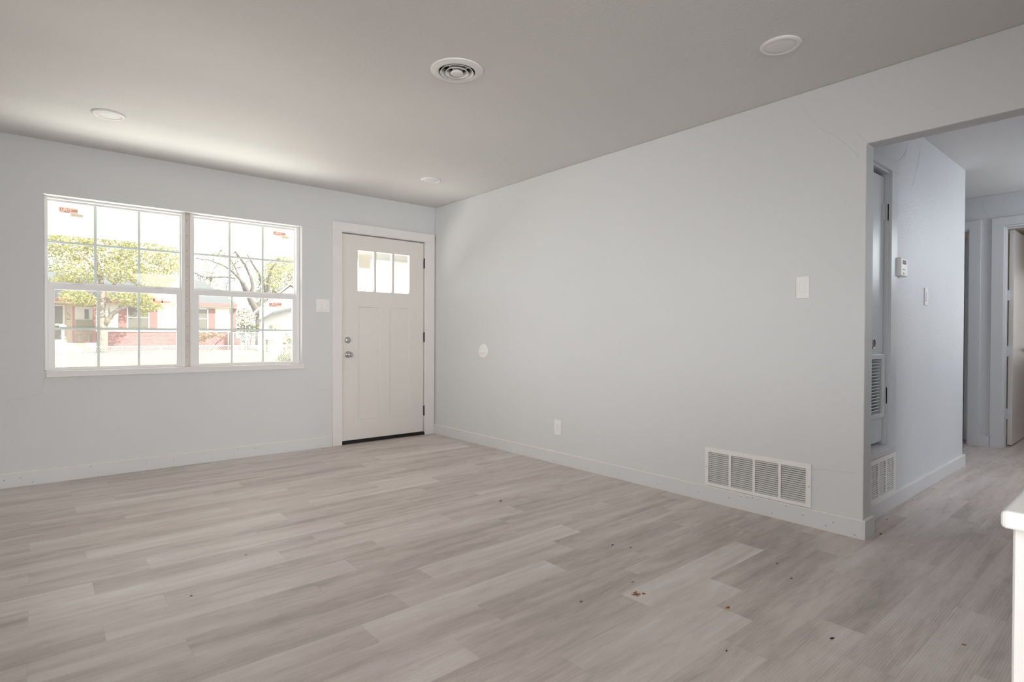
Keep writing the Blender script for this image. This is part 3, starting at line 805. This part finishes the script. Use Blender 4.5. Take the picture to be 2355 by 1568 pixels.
# ------------------------------------------------------------------ crumbs on the floor
M_LEAFB = mat('dry_leaf', (0.33, 0.15, 0.06), 0.9)
M_DIRT = mat('dark_crumb', (0.035, 0.025, 0.02), 0.9)
M_CHIP = mat('pale_chip', (0.75, 0.72, 0.66), 0.8)
def crumb(x, y, s, m, lab, cat, ln=1.0, n=1):
    bm = bmesh.new()
    rr_ = random.Random(int((x+9)*1000))
    for k in range(n):
        dx, dy = (0, 0) if n == 1 else (rr_.uniform(-1, 1)*s*2.2, rr_.uniform(-1, 1)*s*1.6)
        sc = 1 if n == 1 else rr_.uniform(.3, .8)
        mx = Matrix.Translation((x+dx, y+dy, s*.22*sc)) @ Matrix.Rotation(rr_.uniform(0, PI), 4, 'Z') @ Matrix.Diagonal((s*ln*sc, s*.5*sc, s*.22*sc, 1))
        q = bmesh.ops.create_icosphere(bm, subdivisions=1, radius=1, matrix=mx)
        for v in q['verts']: v.co += Vector((rr_.uniform(-1, 1), rr_.uniform(-1, 1), 0))*s*.18*sc
    for v in bm.verts: v.co.z = max(v.co.z, 0.0002)
    nm = {'leaf crumb': 'leaf_crumb', 'crumb': 'floor_crumb', 'chip': 'paint_chip', 'twig': 'twig'}[cat]
    tag(obj(nm, bm, m), lab, cat, 'crumbs on the floor')
crumb(-1.425, -3.785, .0105, M_LEAFB, 'scattered brown leaf crumbs on the light plank, centre right of the floor', 'leaf crumb', n=14)
crumb(-1.352, -3.711, .007, M_LEAFB, 'faint brown leaf bits just behind the scattered crumb heap', 'leaf crumb', n=5)
crumb(-1.037, -2.417, .014, M_LEAFB, 'single orange leaf bit in the middle of the floor', 'leaf crumb')
crumb(-1.248, -4.086, .011, M_LEAFB, 'orange leaf bit in front of the light plank, right foreground', 'leaf crumb')
crumb(-1.652, -3.682, .008, M_LEAFB, 'small orange leaf bit left of the scattered crumb heap', 'leaf crumb')
crumb(-.87, -4.747, .008, M_LEAFB, 'small orange leaf bit near the countertop', 'leaf crumb')
crumb(-1.177, -4.438, .010, M_DIRT, 'dark seed-like twig in the right foreground', 'twig', 1.3)
crumb(-1.074, -3.368, .009, M_DIRT, 'pair of black crumbs in front of the wide grille', 'crumb', n=3)
crumb(-1.036, -3.449, .006, M_DIRT, 'tiny black crumb just right of the crumb pair', 'crumb')
crumb(-.668, -4.013, .006, M_DIRT, 'tiny dark crumb nearest the wall end, below the wide grille', 'crumb')
crumb(-.784, -4.128, .006, M_DIRT, 'tiny brown crumb left of the countertop, mid foreground', 'crumb')
crumb(.463, -4.132, .008, M_DIRT, 'black crumb by the hall baseboard', 'crumb')
crumb(.161, -4.190, .010, M_DIRT, 'dark crumb touching the end of the corner baseboard', 'crumb')
crumb(-1.536, -4.238, .006, M_DIRT, 'tiny dark crumb at the bottom, left of the twig', 'crumb')
crumb(-2.833, -2.632, .006, M_DIRT, 'tiny brown crumb on the left half of the floor', 'crumb')
crumb(-2.541, -2.318, .007, M_LEAFB, 'tiny brown crumb farther back on the left half of the floor', 'crumb')
crumb(-1.128, -4.114, .006, M_CHIP, 'small white paint chip in the right foreground', 'chip')
crumb(1.088, -4.105, .012, M_CHIP, 'pale chip beside the hall baseboard', 'chip')
crumb(1.076, -4.179, .008, M_CHIP, 'pale chip a little out from the hall baseboard', 'chip')

# ------------------------------------------------------------------ outside: porch, yard, houses, trees
struct('porch_slab', boxes((-6.0, 5.0, .16, 2.6, -.40, -.06)), M_CONC, 'concrete porch floor outside the window', 'porch')
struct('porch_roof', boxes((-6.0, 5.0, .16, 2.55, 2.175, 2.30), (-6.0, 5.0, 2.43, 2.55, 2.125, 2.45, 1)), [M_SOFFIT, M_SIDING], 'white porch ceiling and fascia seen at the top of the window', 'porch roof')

def gz(y): return -.40 if y < 14 else min(.165, -.40 + (y-14)*.0314)
bm = bmesh.new()
NX, ys = 24, [.2, 3, 6, 9, 12, 14, 17, 20, 23, 26, 29, 32, 36, 45, 60, 90]
g_ = [[bm.verts.new((-60 + 120*i/NX, y, gz(y)-.005)) for i in range(NX+1)] for y in ys]
for a, b in zip(g_, g_[1:]):
    for i in range(NX): bm.faces.new([a[i], a[i+1], b[i+1], b[i]])
struct('lawn', bm, M_LAWN, 'dry pale lawn across the street outside the window', 'lawn')

def leaves(bm, blobs, size, seed, dens=1.0):
    r_ = random.Random(seed)
    lay = bm.faces.layers.float.new('tone')
    for (c, rad, n) in blobs:
        for _ in range(int(n*dens)):
            while True:
                p = Vector((r_.uniform(-1, 1), r_.uniform(-1, 1), r_.uniform(-1, 1)))
                if p.length < 1: break
            p = Vector((c[0]+p.x*rad[0], c[1]+p.y*rad[1], c[2]+p.z*rad[2]))
            s = size*r_.uniform(.6, 1.3)
            R_ = Matrix.Rotation(r_.uniform(0, 2*PI), 3, 'Z') @ Matrix.Rotation(r_.uniform(0, 2*PI), 3, 'X') @ Matrix.Rotation(r_.uniform(0, 2*PI), 3, 'Y')
            q = [Vector((-s*.5, 0, 0)), Vector((0, -s*.3, .02)), Vector((s*.6, 0, 0)), Vector((0, s*.3, .02))]
            f = bm.faces.new([bm.verts.new(p + R_ @ v) for v in q])
            f[lay] = r_.random()

def tree(name, base, limbs, blobs, size, bark, leafm, label, cat='tree', seed=1, group='trees seen through the window', dens=1.0, twigs=0):
    t = thing(name, base, label, cat, group)
    if limbs:
        bm = bmesh.new()
        for pts, rads in limbs: tube(bm, pts, rads, 8)
        r_ = random.Random(seed+500)
        for k in range(twigs):                             # fine drooping side twigs
            pts, rads = r_.choice(limbs)
            i = r_.randrange(len(pts)//2, len(pts)-1)
            q = Vector(pts[i]).lerp(Vector(pts[i+1]), r_.random())
            d = Vector((r_.uniform(-1, 1), r_.uniform(-.6, .6), r_.uniform(-.5, .9)))
            L_ = r_.uniform(.5, 1.5); P_ = [q]
            for j in range(4):
                d = (d + Vector((r_.uniform(-.4, .4), r_.uniform(-.3, .3), -.22))).normalized()
                P_.append(P_[-1] + d*L_/4)
            tube(bm, P_, [.028, .022, .016, .012, .007], 4)
        obj('trunk', bm, bark, t)
    if blobs:
        bm = bmesh.new(); leaves(bm, blobs, size, seed, dens)
        obj('foliage', bm, leafm, t)
    return t

Y = 30.5
def lp(pts, y, y2=None):
    y2 = y if y2 is None else y2
    n = len(pts)-1
    return [(a, y+(y2-y)*k/max(n, 1), b) for k, (a, b) in enumerate(pts)]
tree('shade_tree', (-.64, Y, gz(Y)), [
    (lp([(-.64, .08), (-.64, .58), (-.60, 1.14), (-.62, 1.58), (-.67, 2.14), (-.61, 2.81), (-.65, 3.48), (-.75, 4.36), (-.86, 5.13)], Y), [.27, .24, .21, .19, .16, .14, .12, .09, .05]),
    (lp([(-.60, 1.45), (-.40, 1.81), (-.21, 2.11), (.10, 2.39), (.58, 2.59), (.9, 2.8)], Y, Y-.6), [.15, .14, .12, .10, .07, .04]),
    (lp([(-.61, 2.81), (-.14, 3.62), (.30, 4.22), (.77, 4.83)], Y, Y+.8), [.09, .07, .05, .03]),
    (lp([(-.72, 4.0), (-1.25, 4.76), (-1.69, 5.16)], Y, Y-.8), [.08, .05, .03]),
    (lp([(-.32, 1.97), (-.36, 2.33), (-.29, 2.60)], Y), [.04, .03, .02])],
    [((-1.86, Y, 5.4), (1.0, 1.2, .8), 420), ((-.35, Y, 5.6), (1.2, 1.3, .9), 480), ((1.16, Y, 5.5), (1.1, 1.2, .9), 380), ((2.3, Y, 5.2), (.7, .9, .7), 200),
     ((-1.6, Y, 4.2), (1.0, 1.1, .7), 330), ((.2, Y, 4.4), (1.2, 1.2, .7), 420), ((1.55, Y, 4.0), (1.0, 1.0, .7), 340), ((-1.75, Y-.6, 3.0), (.7, .7, .55), 200),
     ((-1.35, Y-.6, 2.75), (.5, .6, .3), 130), ((.5, Y-.5, 3.0), (1.0, .8, .5), 300), ((1.3, Y-.6, 2.65), (.7, .6, .45), 180), ((1.1, Y-.6, 2.2), (.25, .3, .2), 24),
     ((2.5, Y, 4.5), (.5, .7, .6), 90), ((-2.6, Y, 5.6), (.7, .9, .8), 180), ((-2.2, Y, 3.6), (.6, .7, .4), 110), ((0, Y, 6.6), (2.4, 1.5, .7), 420)],
    .125, M_BARK, M_LEAF_YG, 'yellow-green leafy tree in front of the red-shuttered house', seed=2, dens=3.2)

Y = 41.2
tree('bare_tree', (10.17, Y, .16), [
    (lp([(10.17, 0.0), (10.15, 1.55), (10.06, 2.24), (9.93, 2.68), (9.61, 3.24), (9.29, 3.73), (9.07, 4.33), (8.76, 4.88), (8.37, 5.34), (7.75, 5.89), (7.16, 6.17), (6.29, 6.41), (5.39, 6.45)], Y, Y-1.5), [.36, .33, .30, .28, .25, .20, .17, .13, .11, .08, .06, .045, .03]),
    (lp([(9.93, 2.68), (10.13, 3.42), (10.51, 3.79), (10.67, 4.3), (10.58, 4.81), (10.25, 5.28), (10.13, 5.8), (9.61, 6.6), (9.24, 7.26)], Y), [.26, .24, .20, .16, .13, .11, .09, .07, .04]),
    (lp([(9.23, 3.96), (8.85, 5.2), (8.61, 6.02), (8.37, 6.67), (8.03, 7.15)], Y, Y+1), [.13, .10, .07, .05, .03]),
    (lp([(9.54, 3.4), (9.42, 4.07), (9.61, 4.75), (9.46, 5.41), (8.98, 6.38), (8.52, 7.01), (8.0, 7.61), (7.48, 7.81), (7.04, 6.93)], Y, Y-.8), [.20, .17, .14, .12, .09, .07, .05, .04, .03]),
    (lp([(10.23, 3.52), (10.74, 4.55), (10.84, 5.51), (11.07, 6.38), (11.66, 7.15)], Y), [.18, .14, .11, .08, .04]),
    (lp([(8.37, 5.34), (7.59, 5.39), (6.93, 5.28), (6.16, 5.17), (5.39, 5.5)], Y, Y-1), [.07, .06, .045, .035, .02]),
    (lp([(8.03, 5.61), (7.7, 5.06), (7.48, 4.4)], Y-.5, Y-1), [.04, .025, .015]),
    (lp([(6.93, 6.22), (6.6, 5.61), (6.38, 4.73)], Y-1, Y-1.3), [.035, .02, .012])],
    [((8.03, Y, 7.15), (2.0, 1.4, 1.0), 150), ((10.89, Y, 5.72), (1.2, 1.0, 1.1), 300), ((11.77, Y, 6.82), (1.2, 1.0, 1.0), 320), ((6.49, Y-1, 5.83), (1.3, 1.0, .9), 70)],
    .13, M_BARKG, M_LEAF_YG, 'big grey spreading tree with nearly bare arching limbs', seed=5, dens=2.6, twigs=110)

for (x, y, z, rx, rz, n, m, lab) in (
    (6.5, 46, 3.6, 3.2, 2.2, 520, M_LEAF_OR, 'hazy orange autumn tree behind the bare tree'),
    (-4.0, 47, 5.6, 2.6, 2.6, 650, M_LEAF_GR, 'green tree behind the porch roof at the far left'),
    (3.4, 52, 6.2, 2.5, 2.3, 420, M_LEAF_OR, 'pale autumn tree behind the grey roof'),
    (13.4, 45, 5.2, 2.4, 2.6, 700, M_LEAF_GR, 'green tree rising behind the white gabled garage')):
    tree('background_tree', (x, y, .16), [([(x, y, .1), (x+.1, y, z*.5), (x, y, z)], [.22, .15, .06]), ([(x+.05, y, z*.45), (x+rx*.5, y, z)], [.1, .03]), ([(x+.05, y, z*.5), (x-rx*.5, y, z*1.05)], [.1, .03])],
         [((x, y, z), (rx, 1.6, rz), n), ((x-rx*.5, y, z*.75), (rx*.6, 1.2, rz*.6), n//3), ((x+rx*.6, y, z*.8), (rx*.5, 1.2, rz*.6), n//3)], .19, M_BARKG, m, lab, seed=int(x*10)+99, dens=4.0)

def shrub(base, blobs, m, label, size, seed, stems):
    t = thing('shrub', base, label, 'shrub', 'shrubs in the yards')
    bm = bmesh.new()
    for s in stems: tube(bm, s, [.025, .018, .01], 5)
    obj('stems', bm, M_BARK, t)
    bm = bmesh.new(); leaves(bm, blobs, size, seed); obj('foliage', bm, m, t)
shrub((7.6, 35, .165), [((7.55, 35, 2.0), (.75, .6, .9), 330), ((7.5, 35, 1.2), (.7, .6, .7), 200), ((8.1, 35, 1.3), (.6, .5, .6), 150)], M_LEAF_GR, 'tall green shrub between the red house and the garage', .16, 21,
      [[(7.6+d, 35, .1), (7.6+d*2, 35, 1.2), (7.6+d*4, 35, 2.4)] for d in (-.15, 0, .12)])
shrub((4.4, 30.6, .12), [((4.1, 30.6, .98), (.45, .3, .24), 150), ((4.7, 30.6, 1.02), (.45, .3, .16), 110), ((4.0, 30.6, .7), (.25, .3, .2), 50)], M_LEAF_OR, 'low yellow shrub against the red brick base', .13, 22,
      [[(4.2+d, 30.6, .1), (4.2+d*2, 30.6, .5), (4.2+d*3, 30.6, .9)] for d in (-.15, .05, .2)])
shrub((5.4, 20.5, gz(20.5)), [((5.5, 20.5, .75), (.42, .4, .45), 230), ((5.5, 20.5, .15), (.5, .45, .45), 280), ((5.1, 20.5, 0), (.3, .3, .25), 110)], M_LEAF_GR, 'green weedy shrub behind the fence at the right window edge', .10, 23,
      [[(5.4+d, 20.5, -.3), (5.4+d*2, 20.5, .4), (5.4+d*3, 20.5, 1.0)] for d in (-.1, 0, .1)])

# house across the street
hz = .165
HYF = 32.0
h = thing('house', (1.0, HYF, hz), 'white-sided house with red shutters, brick base and grey roof', 'house')
obj('wall', boxes((-.80, 5.73, HYF, HYF+7, hz, 2.9), (-9.0, -.80, HYF+1.6, HYF+7, hz, 2.9)), M_SIDING, h)
bm = bmesh.new()
for k in range(13):
    z = 1.30 + k*.115
    box(bm, -.80, 5.73, HYF-.018, HYF, z, z+.105)
obj('siding_boards', bm, M_SIDING, h)
obj('brick_base', boxes((-.80, 5.62, HYF-.10, HYF, hz-.1, 1.20)), M_BRICK, h)
obj('ledge', boxes((-.84, 5.66, HYF-.16, HYF, 1.20, 1.27)), M_SIDING, h)
obj('brick_wing', boxes((5.73, 6.42, HYF+1.2, HYF+7, hz, 2.7)), M_BRICK, h)
obj('garden_wall', boxes((5.62, 6.15, HYF-.9, HYF-.65, hz-.1, .85)), M_BRICK, h)
obj('corner_board', boxes((5.60, 5.75, HYF-.03, HYF+.02, 1.27, 2.85)), M_SIDING, h)
obj('porch_wall', boxes((-9.0, -.80, HYF+1.45, HYF+1.6, hz, 2.9)), M_CREAM, h)
for a, b in ((.57, 1.62), (3.40, 4.57)):
    w_ = obj('window_sash', boxes((a, a+.05, HYF-.05, HYF, 1.36, 2.60), (b-.05, b, HYF-.05, HYF, 1.36, 2.60), (a, b, HYF-.05, HYF, 2.55, 2.60), (a, b, HYF-.05, HYF, 1.36, 1.41), (a, b, HYF-.045, HYF, 1.97, 2.01)), M_SIDING, h)
    obj('pane', boxes((a+.05, b-.05, HYF-.03, HYF-.01, 1.41, 2.55)), M_WINDARK, w_)
for a, b in ((.20, .56), (1.64, 2.0), (3.02, 3.38), (4.60, 4.95)):
    bm = boxes((a, b, HYF-.05, HYF-.01, 1.34, 2.60))
    obj('shutter', bm, M_SHUT, h, .005)
for x in (-1.74, -.86):
    obj('porch_post', boxes((x-.05, x+.05, HYF-.25, HYF-.15, .60, 2.62)), M_SHUT, h)
bm = bmesh.new()
for k in range(5): box(bm, -1.62+k*.16, -1.605+k*.16, HYF-.23, HYF-.21, .66, 1.22)
box(bm, -1.70, -.90, HYF-.24, HYF-.20, 1.20, 1.23); box(bm, -1.70, -.90, HYF-.24, HYF-.20, .62, .65)
obj('porch_rail', bm, M_SHUT, h)
obj('porch_floor', boxes((-9.0, -.80, HYF-.4, HYF+1.6, .10, .60)), M_CREAM, h)
obj('porch_step', boxes((-3.4, -.95, HYF-.8, HYF-.4, .10, .40)), M_CREAM, h)
d_ = obj('storm_door', boxes((-2.95, -2.05, HYF+1.38, HYF+1.45, .60, 2.62)), M_SIDING, h)
for z0, z1 in ((1.62, 2.55), (.78, 1.50)): obj('pane', boxes((-2.88, -2.14, HYF+1.36, HYF+1.38, z0, z1)), M_WINDARK, d_)
w_ = obj('porch_window', boxes((-1.62, -.84, HYF+1.38, HYF+1.45, 1.85, 2.55)), M_SIDING, h)
obj('pane', boxes((-1.2, -1.02, HYF+1.36, HYF+1.38, 1.9, 2.42)), M_WINDARK, w_)
for b_ in ((-1.99, -1.80, HYF+1.43, HYF+1.45, 1.86, 1.89), (-1.93, -1.90, HYF+1.43, HYF+1.45, 2.12, 2.2), (-1.86, -1.83, HYF+1.43, HYF+1.45, 2.02, 2.1)):
    obj('wall_plaque', boxes(b_), M_DARK, h)
# hipped roof
def prism(bm, pts, quads):
    v = [bm.verts.new(p) for p in pts]
    for q in quads: bm.faces.new([v[i] for i in q])
bm = bmesh.new()
e = .35
prism(bm, [(-9.2, HYF-.45, 2.90), (6.05, HYF-.45, 2.90), (6.05, HYF+7.4, 2.90), (-9.2, HYF+7.4, 2.90), (-6, HYF+3.6, 4.55), (5.0, HYF+3.6, 4.55)],
      [(0, 1, 5, 4), (1, 2, 5), (2, 3, 4, 5), (3, 0, 4), (3, 2, 1, 0)])
obj('roof', bm, M_ROOFG, h)
obj('fascia', boxes((-9.2, 6.08, HYF-.50, HYF-.44, 2.74, 2.92)), M_SHUT, h)
obj('soffit', boxes((-9.2, 6.05, HYF-.44, HYF+1.5, 2.68, 2.74)), M_CREAM, h)
obj('wing_roof', boxes((5.73, 6.55, HYF+.8, HYF+7, 2.70, 2.80)), M_CREAM, h)

bn = thing('porch_bench', (-1.2, HYF+.6, .60), 'tan-backed bench on the porch across the street', 'bench')
obj('backrest', boxes((-1.60, -.86, HYF+.95, HYF+1.0, 1.22, 1.85)), M_PANELB, bn)
obj('seat', boxes((-1.60, -.86, HYF+.5, HYF+.95, 1.0, 1.06)), M_PANELB, bn)
for x in (-1.56, -.92):
    obj('leg', boxes((x-.03, x+.03, HYF+.5, HYF+.98, .60, 1.0)), M_PANELB, bn)

# white gabled garage at the right
ga = thing('garage', (6.9, 30, .10), 'white gabled garage at the right of the window view', 'garage')
bm = bmesh.new()
prism(bm, [(6.9, 30, .1), (11.2, 30, .1), (11.2, 32.6, .1), (6.9, 32.6, .1), (6.9, 30, 2.55), (11.2, 30, 2.55), (11.2, 32.6, 2.55), (6.9, 32.6, 2.55), (8.6, 30, 4.0), (8.6, 32.6, 4.0)],
      [(0, 1, 5, 8, 4), (3, 7, 9, 6, 2), (0, 4, 7, 3), (1, 2, 6, 5), (0, 3, 2, 1), (4, 8, 9, 7), (5, 6, 9, 8)])
obj('wall', bm, M_SIDING, ga)
bm = bmesh.new()
for a, b in (((6.6, 2.30), (8.6, 4.08)), ((8.6, 4.08), (11.6, 2.2))):
    v = [bm.verts.new((p[0], yy, p[1]+dz)) for dz in (0, .12) for yy in (29.7, 32.8) for p in (a, b)]
    for q in ((0, 1, 3, 2), (4, 6, 7, 5), (0, 4, 5, 1), (2, 3, 7, 6), (0, 2, 6, 4), (1, 5, 7, 3)): bm.faces.new([v[i] for i in q])
obj('roof', bm, M_SIDING, ga)
bm = bmesh.new()
prism(bm, [(6.75, 29.2, 1.72), (7.6, 29.2, 2.25), (7.6, 30, 2.35), (6.75, 30, 1.82), (6.75, 29.2, 1.78), (7.6, 29.2, 2.31), (7.6, 30, 2.41), (6.75, 30, 1.88)],
      [(0, 1, 2, 3), (7, 6, 5, 4), (0, 4, 5, 1), (1, 5, 6, 2), (2, 6, 7, 3), (3, 7, 4, 0)])
obj('side_awning', bm, M_ROOFG, ga)
bm = bmesh.new()
prism(bm, [(7.6, 29.3, 2.22), (8.95, 29.3, 2.58), (8.95, 30, 2.72), (7.6, 30, 2.36), (7.6, 29.3, 2.30), (8.95, 29.3, 2.66), (8.95, 30, 2.80), (7.6, 30, 2.44)],
      [(0, 1, 2, 3), (7, 6, 5, 4), (0, 4, 5, 1), (1, 5, 6, 2), (2, 6, 7, 3), (3, 7, 4, 0)])
obj('front_awning', bm, M_ROOFG, ga)
ga.rotation_euler = (0, 0, -.282)      # its side wall runs back and to the right
pb = thing('planter_box', (7.2, 29, .1), 'brown box low beside the garage wall', 'planter')
obj('tub', boxes((7.0, 7.36, 28.8, 29.2, .08, .78)), M_PANELB, pb, .02)
obj('rim', boxes((6.97, 7.39, 28.77, 29.23, .74, .80)), M_PANELB, pb, .01)

# chain-link fences
def fence(name, p0, p1, zt, hgt, step, pitch, label, wire=.0045):
    p0, p1 = Vector(p0), Vector(p1)
    t = thing(name, (p0.x, p0.y, zt-hgt), label, 'fence', 'chain-link fences')
    L = (p1-p0).length; d = (p1-p0)/L
    bm = bmesh.new(); tube(bm, [(p0.x, p0.y, zt), (p1.x, p1.y, zt)], .02, 8); obj('top_rail', bm, M_GALV, t)
    n = int(L/step)
    for k in range(n+1):
        q = p0 + d*step*k
        bm = bmesh.new(); tube(bm, [(q.x, q.y, zt-hgt-.1), (q.x, q.y, zt+.03)], .024, 8); obj('post', bm, M_GALV, t)
    bm = bmesh.new()
    k = -hgt
    while k < L:
        for s in (1, -1):
            a, b = (k, k+hgt) if s == 1 else (k+hgt, k)
            za, zb = zt-hgt, zt
            A, B = a, b
            def cut(u, z, u2, z2):
                # clip the wire to 0..L along the fence
                if u > u2: u, z, u2, z2 = u2, z2, u, z
                if u2 <= 0 or u >= L: return None
                if u < 0: z = z + (z2-z)*(0-u)/(u2-u); u = 0
                if u2 > L: z2 = z + (z2-z)*(L-u)/(u2-u); u2 = L
                return u, z, u2, z2
            c = cut(A, za, B, zb)
            if c and c[2]-c[0] > .01:
                P_, Q_ = p0 + d*c[0], p0 + d*c[2]
                tube(bm, [(P_.x, P_.y + .004*s, c[1]), (Q_.x, Q_.y + .004*s, c[3])], wire, 3)
        k += pitch
    obj('wire_mesh', bm, M_GALV, t)
fence('chain_link_fence', (-4.6, 18.5, 0), (6.4, 18.5, 0), .63, 1.0, 2.39, .075, 'long low chain-link fence crossing the yard', .003)
fence('chain_link_fence', (4.2, 25, 0), (5.6, 25.4, 0), 1.16, 1.1, .68, .09, 'short white chain-link fence section beside the brick corner', .004)
fence('chain_link_fence', (5.85, 24.6, 0), (6.6, 24.2, 0), 1.02, 1.0, .72, .09, 'short chain-link return near the garage', .004)

mb = thing('mailbox', (-2.62, 17.5, gz(17.5)), 'white mailbox on a post at the left end of the fence', 'mailbox')
bm = bmesh.new(); tube(bm, [(-2.62, 17.5, gz(17.5)-.05), (-2.62, 17.5, 1.2)], .035, 8); obj('post', bm, M_SIDING, mb)
bm = bmesh.new()
lathe(bm, [(0, 0), (.085, 0), (.085, .42), (0, .42)], 16, Matrix.Translation((-2.62, 17.32, 1.285)) @ Matrix.Rotation(-PI/2, 4, 'X'))
box(bm, -2.705, -2.535, 17.32, 17.74, 1.2, 1.285)
obj('box', bm, M_SIDING, mb)
mb = thing('mailbox', (5.94, 24.05, gz(24)), 'dark rounded mailbox in front of the white garage', 'mailbox')
bm = bmesh.new(); tube(bm, [(5.94, 24.1, gz(24)-.05), (5.94, 24.1, 1.36)], .045, 8); obj('post', bm, M_SIDING, mb)
bm = bmesh.new()
prof = [(5.73, 1.36), (6.15, 1.36), (6.15, 1.50)] + [(5.94 + .21*math.cos(a*PI/8), 1.50 + .11*math.sin(a*PI/8)) for a in range(1, 8)] + [(5.73, 1.50)]
fr_ = [bm.verts.new((x, 23.85, z)) for x, z in prof]; bk_ = [bm.verts.new((x, 24.4, z)) for x, z in prof]
bm.faces.new(fr_); bm.faces.new(bk_[::-1])
for k in range(len(prof)): bm.faces.new([fr_[k], fr_[(k+1) % len(prof)], bk_[(k+1) % len(prof)], bk_[k]])
obj('box', bm, M_PANELB, mb)
